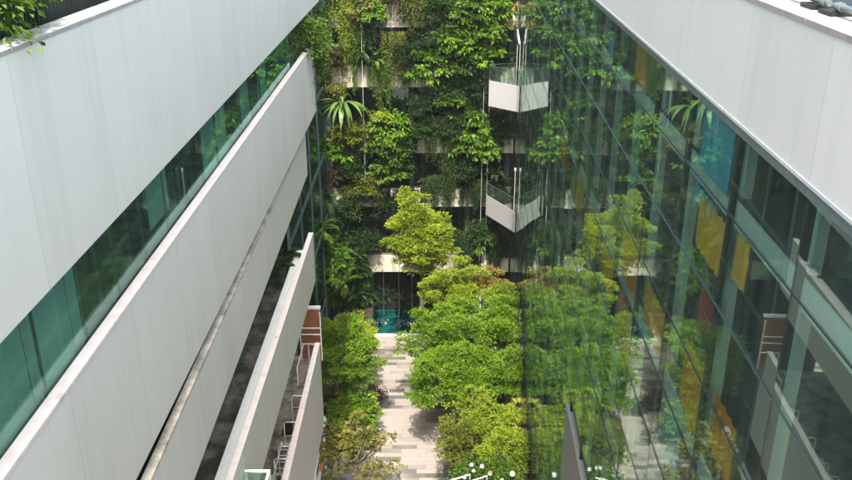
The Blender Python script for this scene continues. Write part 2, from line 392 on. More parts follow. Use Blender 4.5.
# glazed side beyond the bands and its corner post
xg = -6.25
for k in range(4):
    y = 36.2+k*3.93
    fr = MB().box((xg-.1, y-.04, 0), (xg+.03, y+.04, CAMZ-.5)); w = part(fr, 'window', 'post', LB)
    p = MB()
    for (za, zb) in ((.3,3.5),(3.7,7.9),(8.1,12),(12.2,16),(16.2,20),(20.2,24),(24.2,26.8)): p.box((xg-.05, y+.05, za), (xg-.03, y+3.87, zb))
    part(p, 'pane', 'glassB', w)
    for zz in (3.6, 8., 12.1, 16.1, 20.1, 24.1): part(MB().box((xg-.12, y+.045, zz-.1), (xg+.02, y+3.875, zz+.1)), 'transom', 'post', w)
slab((-9.1, 36, 0), (-7.6, 52., CAMZ-.6), 'inner_wall', 'dark')
cp = MB().box((xg-.02, 51.55, 0), (xg+.16, 51.8, CAMZ)); cp.box((xg+.22, 51.6, 0), (xg+.27, 51.7, CAMZ)); part(cp, 'corner_post', 'post', LB)
# protruding display window low on the fourth band
c = at(258, 478, 16.9)
wb = empty('window_box', 'small white framed glass box window projecting from fourth parapet band', 'window', None, (XL, 16.6, Z(14.)))
def pbx(a, b, name, m): return part(MB().box(a, b), name, m, wb, bevel=.01)
zt = Z(12.86)
fr = MB(); x0, x1, ya, yb = XL+.01, XL+.62, 15.2, 16.75
for (a, b) in (((x0,ya,zt-.06),(x1,ya+.06,zt)), ((x0,yb-.06,zt-.06),(x1,yb,zt)), ((x1-.06,ya+.06,zt-.06),(x1,yb-.06,zt)), ((x1-.06,ya,zt-1.5),(x1,ya+.06,zt-.065)), ((x1-.06,yb-.06,zt-1.5),(x1,yb,zt-.065)), ((x0,yb-.06,zt-1.5),(x0+.06,yb,zt-.065)), ((x0,ya,zt-1.56),(x1,yb,zt-1.502))): fr.box(a, b)
part(fr, 'frame', 'whitemetal', wb, bevel=.008)
part(MB().box((x0,ya+.062,zt-.04),(x1-.062,yb-.062,zt-.025)), 'top_pane', 'glassR', wb)
part(MB().box((x0+.062,yb-.04,zt-1.5),(x1-.062,yb-.025,zt-.065)).box((x1-.04,ya+.062,zt-1.5),(x1-.025,yb-.062,zt-.065)), 'side_pane', 'glassR', wb)

# roof-edge fence and planter top-left
fn = empty('bamboo_fence', 'dark slatted fence on roof terrace above the top parapet', 'fence', None, (-5.35, 12, Z(1.75)))
mb = MB(); y = 2.
while y < 33: 
    w_ = random.uniform(.02,.035); hh = random.uniform(1.9, 2.3)
    mb.box((-4.82-random.uniform(0,.02), y, Z(1.75)), (-4.78+w_*.3, y+w_*1.6, Z(1.75)+hh)); y += random.uniform(.075,.12)
part(mb, 'slats', 'dark', fn)
mb = MB()
for zz in (.25, 1.1, 1.85): mb.box((-4.87, 2, Z(1.75)+zz), (-4.845, 33, Z(1.75)+zz+.05))
part(mb, 'rail', 'mullion', fn)
# ------------------------------------------------------------------ terrace of the lowest band: deck, hoops, ladder
dk = empty('terrace_end_wall', 'reddish brown panelled end wall of lowest terrace behind white rails', 'wall', None, (-4.85, 31.8, Z(18.6)))
part(MB().box((-5.3, 31.8, Z(18.62)), (-4.43, 31.9, Z(17.32))), 'panel', 'deck', dk)
part(MB().box((-5.3, 31.8, Z(17.30)), (-4.43, 31.9, Z(16.3))), 'panel', 'deck', dk)
part(MB().box((-5.36, 31.77, Z(16.295)), (-4.40, 31.95, Z(16.2))), 'cap', 'whitemetal', dk)
mb = MB()
for h_ in (17.05, 17.35, 17.8): mb.tube([(-5.26, 31.55, Z(h_)), (-4.40, 31.55, Z(h_))], .026, 6)
for x in (-5.26, -4.40): mb.tube([(x, 31.55, Z(18.6)), (x, 31.55, Z(16.3))], .026, 6)
mb.tube([(-4.8, 30.6, Z(18.6)), (-4.8, 30.6, Z(17.3)), (-4.5, 30.6, Z(17.3))], .026, 6)
mb.tube([(-5.15, 31.5, Z(17.8)), (-5.15, 29.6, Z(17.8)), (-5.15, 29.6, Z(18.6))], .026, 6)
part(mb, 'rail_frame', 'whitemetal', dk, smooth=True)
# hoops along the parapet
hoop_lab = ['farthest, beside the reddish end wall', 'second from the reddish end wall', 'third from the reddish end wall', 'fourth from the reddish end wall', 'fifth from the reddish end wall', 'nearest, above the window box']
for i, y in enumerate((27.2, 25.4, 24.1, 23.3, 22.2, 21.1)):
    h = empty('guard_hoop', 'thin aluminium hoop standing on lowest terrace, '+hoop_lab[i], 'railing', 'hoops along the lowest terrace parapet', (-4.75, y, Z(18.6)))
    hh = 1.0+.08*(i % 2); mb = MB(); x0, x1 = -5.02, -4.56
    mb.tube([(x0,y,Z(18.64)), (x0,y,Z(18.6)+hh), (x0+.05,y,Z(18.6)+hh+.05), (x1-.05,y,Z(18.6)+hh+.05), (x1,y,Z(18.6)+hh), (x1,y,Z(18.64))], .024, 6)
    part(mb, 'hoop', 'alu', h, smooth=True)
    part(MB().tube([(x0,y,Z(18.6)+.55),(x1,y,Z(18.6)+.55)], .016, 6), 'crossbar', 'alu', h, smooth=True)
ld = empty('ladder', 'long aluminium ladder lying along the lowest terrace', 'ladder', None, (-4.95, 21, Z(18.6)))
mb = MB()
for x in (-5.0, -4.72): mb.tube([(x-.05, 16.5, Z(18.4)), (x+.02, 24.6, Z(17.75))], .03, 6)
part(mb, 'side_rail', 'alu', ld, smooth=True)
mb = MB()
for k in range(27):
    t = k/26.5+.01; y = 16.5+8.1*t; z = Z(18.4)+.65*t; mb.tube([(-5.03+.07*t, y, z), (-4.79+.07*t, y, z)], .018, 6)
part(mb, 'rung', 'alu', ld, smooth=True)
# bits left on the terrace floor
for k, (y, sx, sy, sz, m_, lab, nm) in enumerate(((26.2,.3,.5,.25,'black','dark crate lying on terrace floor near reddish end wall','crate'), (19.6,.35,.8,.3,'whitemetal','white box left on terrace floor beside the ladder','box'), (22.9,.22,.6,.4,'slab','pale green bin on terrace floor between two hoops','bin'))):
    mb = MB(); z = Z(18.65); x = -5.25; t_ = .03
    mb.box((x,y,z),(x+sx,y+sy,z+t_)); mb.box((x,y,z+t_),(x+t_,y+sy,z+sz)); mb.box((x+sx-t_,y,z+t_),(x+sx,y+sy,z+sz)); mb.box((x+t_,y,z+t_),(x+sx-t_,y+t_,z+sz)); mb.box((x+t_,y+sy-t_,z+t_),(x+sx-t_,y+sy,z+sz))
    tag(mb.build(nm, m_, bevel=.008), lab, nm)
# pergola posts low at the foot of the left building
pg = empty('pergola', 'slim white metal pergola frame beside the left building foot', 'pergola', None, (-5.1, 33, 0))
for y in (28.6, 32.1, 35.6): part(MB().box((-5.14,y-.06,0),(-5.02,y+.06,3.0)), 'post', 'whitemetal', pg, bevel=.01)
part(MB().box((-5.16,28.4,3.003),(-5.0,35.8,3.12)), 'beam', 'whitemetal', pg, bevel=.01)
part(MB().box((-4.99,29,3.02),(-4.93,35.7,3.1)).box((-5.16,32,1.4),(-5.0,35.5,1.45)), 'rail', 'whitemetal', pg)
tag(MB().box((-5.12,33.6,1.46),(-5.04,34.5,2.3)).build('banner', 'orange'), 'small orange banner hanging inside the white pergola', 'banner')

# ------------------------------------------------------------------ right building : curtain wall
T = .0419
def wx(y, off=0.): return wallx(y)+off
RB = empty('glass_building', 'dark green glass curtain wall building below a white parapet', 'building', None, (8, 20, 0))
def wprism(y0, y1, o0, o1, z0, z1, mb=None):
    mb = mb or MB(); return mb.prism([(wx(y0,o0),y0),(wx(y0,o1),y0),(wx(y1,o1),y1),(wx(y1,o0),y1)], z0, z1)
YE = 51.7
pr = part(wprism(-3, YE, -.02, .25, Z(2.62), Z(1.25)), 'parapet', 'white_r', RB, bevel=.012)
mb = MB(); y = -3
while y < YE: wprism(y+.006, min(y+2.3, YE)-.006, -.035, .62, Z(1.247), Z(1.19), mb); y += 2.3
part(mb, 'coping', 'coping_r', pr, bevel=.01)
mb = MB(); wprism(-3, YE, -.045, .2, Z(2.66), Z(2.623), mb); part(mb, 'drip_trim', 'alu', RB)
mb = MB(); wprism(-3, YE, -.02, .2, Z(2.78), Z(2.662), mb); part(mb, 'head_trim', 'trim', RB)
slabR = lambda y0,y1,o0,o1,z0,z1,name,m: part(wprism(y0,y1,o0,o1,z0,z1), name, m, RB)
slabR(-3, YE, .25, 9, Z(2.6), Z(1.5), 'roof_slab', 'floor')
for k in range(1, 8):
    h = 3.8*k
    if CAMZ-h < .6: continue
    slabR(-3, YE, .14, 9, Z(h+.15), Z(h-.12), 'floor_slab', 'soffit')
    slabR(-3, YE, .10, .137, Z(h+.17), Z(h-.14), 'slab_edge', 'slab')
slabR(-3, YE, 5., 5.2, 0, Z(2.62), 'core_wall', 'dark')
# panes
rows = [Z(2.79)]
h = 3.8
rows += [Z(h_) for h_ in np.arange(3.8, 27.3, 1.267)]
rows = rows[:1]+[r for r in rows[1:] if r > .3]+[.1]
ycols = [7.79-2.29*k for k in range(3, 0, -1)]+[7.79+2.29*k for k in range(0, 20)]
ycols = [y for y in ycols if y < YE]+[YE]
cells = []
for i in range(len(ycols)-1):
    for j in range(len(rows)-1):
        y0, y1, z1, z0 = ycols[i], ycols[i+1], rows[j], rows[j+1]
        yc, zc = (y0+y1)/2, (z0+z1)/2
        dep = yc*cP+(CAMZ-zc)*sP; px = 426+F*wx(yc)/dep; py = 240-F*(yc*sP*-1*-1*0+((zc-CAMZ)*cP+yc*sP))/dep if dep > 1 else 9e9
        vis = dep > 1 and px < 930 and py < 560
        cells.append((0 if vis else 1, dep, y0, y1, z0, z1))
cells.sort()
far = MB(); rs = random.Random(5)
def pane_cell(mb, y0, y1, z0, z1):
    a, b = y0+.012, y1-.012; t = .014
    d = [rs.gauss(0, .0035) for _ in range(4)]        # panes never sit perfectly true
    d[3] = d[0]+d[2]-d[1]
    c = [(a,z0+.01),(b,z0+.01),(b,z1-.01),(a,z1-.01)]
    v = [(wx(y, d[i]), y, z) for i, (y, z) in enumerate(c)]+[(wx(y, d[i]+t), y, z) for i, (y, z) in enumerate(c)]
    mb.add(v, [(0,1,2,3),(7,6,5,4),(0,4,5,1),(1,5,6,2),(2,6,7,3),(3,7,4,0)])
GREY_Y, GREY_Z = 22., Z(14.44)
for n_, (vz, dep, y0, y1, z0, z1) in enumerate(cells):
    if (z0+z1)/2 < GREY_Z and (y0+y1)/2 < GREY_Y: continue
    if n_ < 96:
        mb = MB(); pane_cell(mb, y0, y1, z0, z1); part(mb, 'glass_pane', 'glassR', RB)
    else: pane_cell(far, y0, y1, z0, z1)
tag(part(far, 'glass_pane', 'glassR', RB), kind='stuff')
part(wprism(-3, GREY_Y, -.06, .1, .1, GREY_Z), 'cladding_panel', 'grey', RB)
mb = MB()
for y in ycols[:-1]: wprism(y-.011, y+.011, .0, .10, .1, Z(2.79), mb) if y > GREY_Y else wprism(y-.011, y+.011, .0, .10, GREY_Z, Z(2.79), mb)
part(mb, 'mullion', 'mullion', RB)
mb = MB(); mb2 = MB()
for j, z in enumerate(rows[1:-1]):
    ya = -3 if z > GREY_Z else GREY_Y
    wprism(ya, YE, -.006, .02, z-.008, z+.008, mb)
    if abs((CAMZ-z)-5.067) < .05: wprism(-3, YE, -.012, -.007, z+.002, z+.007, mb2)
part(mb, 'transom', 'mullion', RB); part(mb2, 'transom_cap', 'post', RB)
mb = MB()
for y in ycols[1:-1]: wprism(y+.16, y+.40, .22, .34, .1, Z(2.79), mb)
part(mb, 'interior_fin', 'fin', RB)
# things hanging or standing inside
def hang(name, lab, cat, y0, y1, off, zb, zt_, m, group=None, wav=True):
    mb = MB(); n = max(4, int((y1-y0)/.07)); v = []; 
    for k in range(n+1):
        y = y0+(y1-y0)*k/n; o = off+(.02*math.sin(k*1.9) if wav else 0)
        v += [(wx(y,o),y,zb),(wx(y,o),y,zt_),(wx(y,o+.012),y,zb),(wx(y,o+.012),y,zt_)]
    f = []
    for k in range(n):
        a = 4*k; f += [(a,a+4,a+5,a+1),(a+2,a+3,a+7,a+6),(a,a+2,a+6,a+4),(a+1,a+5,a+7,a+3)]
    mb.add(v, f); return tag(mb.build(name, m), lab, cat, group)
gI = 'cloth panels hanging behind the glass wall'
def on_glass(px, py, off):
    u = (px-426)/F; v = (240-py)/F; d = Vector((u, cP+v*sP, -sP+v*cP)); k = (3.37+off)/(d.x-.0419*d.y); return Vector((0,0,CAMZ))+d*k
def cloth(px, py, w, h, m, lab, name='hanging_cloth', cat='curtain', group=gI):
    a, b = on_glass(px+w/2, py, .05), on_glass(px-w/2, py, .05); t, bt = on_glass(px, py-h/2, .05), on_glass(px, py+h/2, .05)
    y0, y1 = sorted((a.y, b.y)); zt_, zb = t.z, bt.z
    for k in range(1, 7):                                  # hang between two floor slabs
        zs = Z(3.8*k); 
        if zb < zs < zt_:
            if zt_-zs > zs-zb: zb = zs+.18
            else: zt_ = zs-.18
    zt_ = min(zt_, Z(2.84)); hang(name, lab, cat, y0, y1, .055, zb, zt_, m, group, cat == 'curtain')
cloth(716, 150, 34, 70, 'blue', 'large blue cloth behind top row of glass under white parapet')
cloth(706, 196, 24, 40, 'blue', 'blue cloth piece just above the yellow cloth, below the large one')
cloth(710, 236, 30, 62, 'yellow', 'bright yellow cloth panel below the blue cloth behind glass')
cloth(741, 264, 13, 55, 'yellow', 'narrow yellow cloth strip nearest the camera behind glass')
cloth(706, 312, 17, 40, 'red', 'dark red cloth panel under the yellow cloth behind glass')
cloth(565, 138, 11, 70, 'orange', 'farthest ochre curtain up the glass wall, among reflected leaves')
cloth(579, 190, 9, 60, 'yellow', 'tall narrow yellow curtain at far middle of glass wall')
cloth(592, 225, 9, 55, 'yellow', 'yellow curtain right of the tall narrow one')
cloth(609, 268, 14, 60, 'yellow', 'bright yellow curtain above reflected trees at mid height')
cloth(630, 262, 16, 60, 'orange', 'ochre curtain right of the bright yellow one at mid height')
cloth(624, 335, 18, 70, 'orange', 'ochre curtain over the reflected trees, lower middle of glass')
cloth(652, 325, 22, 70, 'yellow', 'broad yellow curtain on the lower middle glass')
cloth(690, 385, 22, 80, 'orange', 'ochre curtain nearest camera on the third glazed floor')
cloth(722, 440, 26, 70, 'orange', 'ochre curtain low at bottom right of glass')
cloth(688, 425, 9, 70, 'yellow', 'thin yellow curtain beside the pale blue board')
cloth(672, 440, 15, 80, 'paleblue', 'pale blue board standing behind low glass near frame bottom', 'display_board', 'board', None)
cloth(612, 52, 8, 32, 'blue', 'small blue cloth far along the top glazed floor')
cloth(640, 60, 14, 46, 'orange', 'brownish ochre cloth on top glazed floor far from camera')
# roof edge pipes top right
for k, (ya, yb) in enumerate(((6.2, 8.75), (8.9, 12.4))):
    rp = empty('pipe_rail', ('nearer' if k == 0 else 'farther')+' silver pipe on black blocks along the right roof edge', 'railing', 'pipe rails on the right roof edge', (wx(ya,.9), ya, Z(1.2)))
    mb = MB().tube([(wx(ya,.34),ya,Z(1.10)), (wx(yb,.34),yb,Z(1.10))], .032, 10); part(mb, 'pipe', 'trim', rp, smooth=True)
    mb = MB()
    for y in (ya+.12, yb-.12): mb.tube([(wx(y-.05,.34),y-.05,Z(1.10)), (wx(y+.05,.34),y+.05,Z(1.10))], .045, 10)
    part(mb, 'collar', 'trim', rp, smooth=True)
    y = ya+.2
    while y < yb: part(wprism(y, y+.34, .24, .60, Z(1.188), Z(1.145)), 'foot_block', 'black', rp, bevel=.02); y += 1.1
slabR(-3, YE, .625, 3., Z(1.5), Z(1.22), 'roof_mat', 'black')

# ------------------------------------------------------------------ two prow balconies on the curtain wall
def prow(lab, yc, yl, xl, zb, zt_, rail, first):
    xc = wx(yc, -.03); root = empty('prow_balcony', lab, 'balcony', 'white wedge balconies hung on the glass wall', (xc, yc, zb))
    # plan: corner near the camera on the glass, far tip, back corner on the glass
    yb = yl+.9; xb = wx(yb, -.03)
    A, B, C = (xc,yc), (xl,yl), (xb,yb); t = .08
    B2 = (xl+.02, yl+.25)
    mb = MB(); mb.prism([A, B, B2, C], zb, zb+.15); part(mb, 'base', 'box', root)
    mb = MB(); mb.prism([(A[0],A[1]),(B[0],B[1]),(B[0]+.05,B[1]+t),(A[0],A[1]+t*1.2)][::-1], zb+.152, zt_)
    mb.prism([(B[0]+.003,B[1]+.003),(B[0]+.083,B[1]+.03),(B2[0]+.08,B2[1]),(B2[0],B2[1])], zb+.152, zt_)
    part(mb, 'front_panel', 'box', root, bevel=.01)
    part(MB().prism([(A[0]-.15,A[1]+.35),(B[0]+.25,B[1]+.05),(B2[0]+.2,B2[1]+.02),(C[0]-.03,C[1]-.1)], zb+.152, zb+.5), 'deck', 'floor', root)
    g = MB(); g.prism([(A[0],A[1]+.03),(B[0],B[1]+.03),(B[0]+.01,B[1]+.045),(A[0],A[1]+.05)][::-1], zt_+.003, zt_+rail)
    part(g, 'glass_balustrade', 'glassC', root)
    r = MB(); zr = zt_+rail+.02
    r.tube([(A[0]-.02,A[1]+.04,zr),(B[0],B[1]+.04,zr),(B2[0],B2[1],zr),(C[0]-.02,C[1],zr)], .014, 6)
    n = 4
    for k in range(n+1):
        q = k/n; r.tube([(A[0]*(1-q)+B[0]*q, A[1]*(1-q)+B[1]*q+.04, zt_-.1), (A[0]*(1-q)+B[0]*q, A[1]*(1-q)+B[1]*q+.04, zr)], .007, 6)
    part(r, 'handrail', 'trim', root, smooth=True)
    return root, xc
pr1, x1 = prow('upper white wedge balcony with thin lamp mast on glass wall', 48.6, 50.15, 3.72, Z(12.12), Z(10.6), .85, True)
pr2, x2 = prow('lower white wedge balcony with glass balustrade and short mast', 47.6, 50.7, 3.78, Z(19.25), Z(17.95), .8, False)
mb = MB(); mb.tube([(x1-.05,48.8,Z(10.7)),(x1-.05,48.8,Z(8.1))], .022, 6); mb.tube([(x1-.2,48.9,Z(10.7)),(x1-.2,48.9,Z(8.3))], .014, 6)
part(mb, 'mast', 'whitemetal', pr1, smooth=True)
part(MB().tube([(x1-.09,48.8,Z(8.25)),(x1-.14,48.85,Z(8.0)),(x1-.22,49.1,Z(7.45))], [.06,.075,.05], 8), 'lamp_head', 'lwhite', pr1, smooth=True)
mb = MB(); mb.tube([(x2-.10,47.8,Z(18.1)),(x2-.10,47.8,Z(15.3))], .024, 6); mb.tube([(x2-.10,47.8,Z(15.42)),(x2-.10,47.8,Z(15.25))], .07, 8)
part(mb, 'mast', 'whitemetal', pr2, smooth=True)

# ------------------------------------------------------------------ the planted facade
YF = 52.0
GB = empty('planted_building', 'concrete building whose ledges are overgrown with hanging plants', 'building', None, (0, 53, 0))
ledges = [(3.55, 4.75), (8.2, 9.45), (11.8, 13.05), (16.0, 17.35), (19.6, 20.9), (23.6, 24.9)]   # lowest first
FX0, FX1 = -6.1, 5.5
for i, (zb, zt_) in enumerate(ledges):
    x = FX0; p = 0
    par = None
    mb = MB()
    while x < FX1-.1:
        x2 = min(x+1.45, FX1); mb.box((x+.012, YF, zb), (x2-.012, YF+.12, zt_)); x = x2
    w = part(mb, 'planter_ledge', 'concrete', GB, bevel=.01)
    part(MB().box((FX0, YF+.122, zb+.02), (FX1, YF+1.1, zb+.2)), 'trough', 'soffit', w)
    part(MB().box((FX0, YF+.122, zt_-.25), (FX1, YF+.75, zt_-.12)), 'soil', 'terrain', w)
    part(MB().box((FX0, YF+1.105, zb-.1), (FX1, YF+9, zb+.15)), 'floor_slab', 'soffit', GB)
    # recessed windows of this storey
    top = ledges[i+1][0] if i+1 < len(ledges) else 26.5
    k = 0; x = FX0
    while x < FX1-.2:
        x2 = min(x+1.93, FX1)
        w = part(MB().box((x, YF+1.7, zb+.2), (x+.06, YF+1.78, top)), 'window', 'mullion', GB)
        part(MB().box((x+.065, YF+1.72, zb+.2), (x2-.005, YF+1.735, top)), 'pane', 'glassB', w); x = x2
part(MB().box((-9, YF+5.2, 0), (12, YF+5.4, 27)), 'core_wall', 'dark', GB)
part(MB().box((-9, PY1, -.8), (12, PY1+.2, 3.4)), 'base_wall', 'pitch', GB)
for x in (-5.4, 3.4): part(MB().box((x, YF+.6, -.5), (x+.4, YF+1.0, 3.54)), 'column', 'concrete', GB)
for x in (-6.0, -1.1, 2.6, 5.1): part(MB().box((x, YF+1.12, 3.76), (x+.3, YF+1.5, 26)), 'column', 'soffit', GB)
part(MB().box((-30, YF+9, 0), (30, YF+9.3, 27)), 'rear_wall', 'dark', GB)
# steel cables
for px, za, zb_, lab in ((481, 1, 24, 'vertical steel cable left of the wedge balconies'), (486.5, 1, 26, 'vertical steel cable at the tip of the wedge balconies'), (366, 9, 26, 'vertical steel cable beside the bright vine column')):
    x = at(px, 200, 51.3).x; tag(MB().tube([(x,51.3,za),(x,51.3,zb_)], .014, 6).build('steel_cable', 'alu'), lab, 'cable', 'steel cables in front of the planted facade')
# water streams
wg = 'thin streams of water falling into the pool'
for k, (px, lab) in enumerate(((373, 'water stream with white splash at the left end of pool'), (384, 'faint water stream second from left in pool'), (399, 'faint water stream at middle of visible pool'), (412, 'water stream with splash near the right tree'))):
    x = at(px, 300, 51.9).x; r = empty('water_stream', lab, 'water stream', wg, (x, 51.9, -.1))
    part(MB().tube([(x,51.95,3.7),(x,51.75,2.6),(x,51.6,1.2),(x,51.5,-.08)], [.02,.028,.035,.05], 6), 'stream', 'water_jet', r, smooth=True)
    mb = MB(); n = 90 if k in (0,3) else 20
    C = np.stack([x+R.normal(0,.22,n), 51.45+R.normal(0,.2,n), -.09+np.abs(R.normal(0,.07,n))], 1)
    leaves(mb, C, R.normal(size=(n,3)), .07, .06); part(mb, 'splash', 'foam', r)

# ------------------------------------------------------------------ facade plants
def root_at(name, label, cat, group, p): return empty(name, label, cat, group, tuple(p))
def local(mb, p): mb.v = [v-np.array(p) for v in mb.v]; return mb
def shrub(p, rx, rz, lf, lab, big=.26, dens=1., ry=.8, seed=0, name='leafy_shrub', grp='plants growing on the planted facade', cat='plant', shell=.35):
    rng = np.random.default_rng(seed); p = tuple(p)
    root = root_at(name, lab, cat, grp, p)
    ncl = max(10, int(26*dens*rx*rz/.6)); mb = MB()
    cc = foliage(mb, p, (rx, ry, rz), ncl, 24, .34, big, big*.55, rng, .3, shell, .8, droop=.45, ymax=YF+.6 if p[1] > 49 else None)
    local(mb, p).build('foliage', lf, root)
    sb = MB(); b0 = np.array([0, .45, -rz*.5])
    for c in cc[:10]:
        e = c-np.array(p); sb.tube([b0, b0*.3+e*.5, e], [.03,.022,.01], 4)
    sb.build('stem', 'stem', root)
    return root
def vine(p, w, ln, lf, lab, strands=26, seed=0, leaf=.13, grp='plants growing on the planted facade', den=24):
    rng = np.random.default_rng(seed); p = np.array(p); root = root_at('hanging_vine', lab, 'vine', grp, p)
    mb = MB(); sb = MB()
    for s in range(strands):
        x = rng.uniform(-w, w); y = rng.uniform(-.35, .1); l = ln*rng.uniform(.35, 1.0)*(1-.35*abs(x)/w); n = int(den*l)
        if n < 3: continue
        t = np.linspace(0, 1, n); ph = rng.uniform(0,6.28)
        pts = np.stack([x+.07*np.sin(t*5*l/3+ph)+rng.normal(0,.05,n), y-.10*np.sin(t*3.1)+rng.normal(0,.05,n)-.1, -t*l+.1], 1)
        D = np.stack([rng.normal(0,.8,n), rng.normal(-.35,.6,n), rng.uniform(-1,.05,n)], 1)
        leaves(mb, pts, D, leaf*rng.uniform(.6,1.4,n), leaf*.5, rng=rng)
        sb.tube([tuple(pts[0]), tuple(pts[n//2]), tuple(pts[-1])], .007, 4)
    mb.build('foliage', lf, root); sb.build('stem', 'stem', root); return root
def rosette(p, r, lf, lab, n=34, seed=0, name='strap_leaf_plant', w=.13, grp='plants growing on the planted facade', droop=1.3, core=True):
    rng = np.random.default_rng(seed); root = root_at(name, lab, 'plant', grp, p); mb = MB()
    a = rng.uniform(0, 6.28, n); e = rng.uniform(.05, 1.1, n)
    A = np.stack([np.cos(a)*np.cos(e), np.sin(a)*np.cos(e), np.sin(e)], 1)
    straps(mb, np.zeros((n,3)), A, r*rng.uniform(.75,1.15,n), w*rng.uniform(.8,1.2,n), droop*rng.uniform(.6,1.2,n), 5)
    mb.build('foliage', lf, root)
    MB().tube([(0,0,-.25),(0,0,.05)], [.09,.05], 6).build('stem', 'stem', root); return root
def fern(p, r, lf, lab, n=16, seed=0, name='fern', grp='plants growing on the planted facade', droop=1.5, cat='fern', leaf=.2, h=0):
    """fronds: arching midribs carrying paired leaflets"""
    rng = np.random.default_rng(seed); root = root_at(name, lab, cat, grp, p); mb = MB(); sb = MB()
    for k in range(n):
        a = rng.uniform(0, 6.28); e = rng.uniform(.1, 1.15); l = r*rng.uniform(.75, 1.15)
        d = np.array([math.cos(a)*math.cos(e), math.sin(a)*math.cos(e), math.sin(e)]); q = np.array([0,0,h], float); pts = [q.copy()]; ds = [d.copy()]
        for s in range(16):
            d = d+np.array([0,0,-droop/16*(.4+s/9)]); d /= np.linalg.norm(d); q = q+d*l/16; pts.append(q.copy()); ds.append(d.copy())
        pts = np.array(pts); ds = np.array(ds); side = np.cross(ds, [0,0,1.]); side /= np.linalg.norm(side, axis=1, keepdims=True)+1e-6
        t = np.linspace(0, 1, 17); ll = leaf*r*(.35+1.6*t*(1-t)*2)*.7
        for sg in (-1, 1):
            for off in (0, .5):
                pp = pts[2:-1]+(pts[3:]-pts[2:-1])*off
                leaves(mb, pp, side[2:-1]*sg+ds[2:-1]*.55+np.array([0,0,-.25]), ll[2:-1], .30*ll[2:-1]+.02, up=np.cross(side[2:-1], ds[2:-1])*-1+.01, rng=rng)
        sb.tube([tuple(pts[0]), tuple(pts[8]), tuple(pts[-1])], [.016,.012,.005], 4)
    if h: sb.tube([(0,0,-p[2]),(0.03,0,h*.5-p[2]*.5),(0,0,h)], [.1,.075,.06], 8)
    mb.build('foliage', lf, root); sb.build('stem', 'stem', root); return root

import json
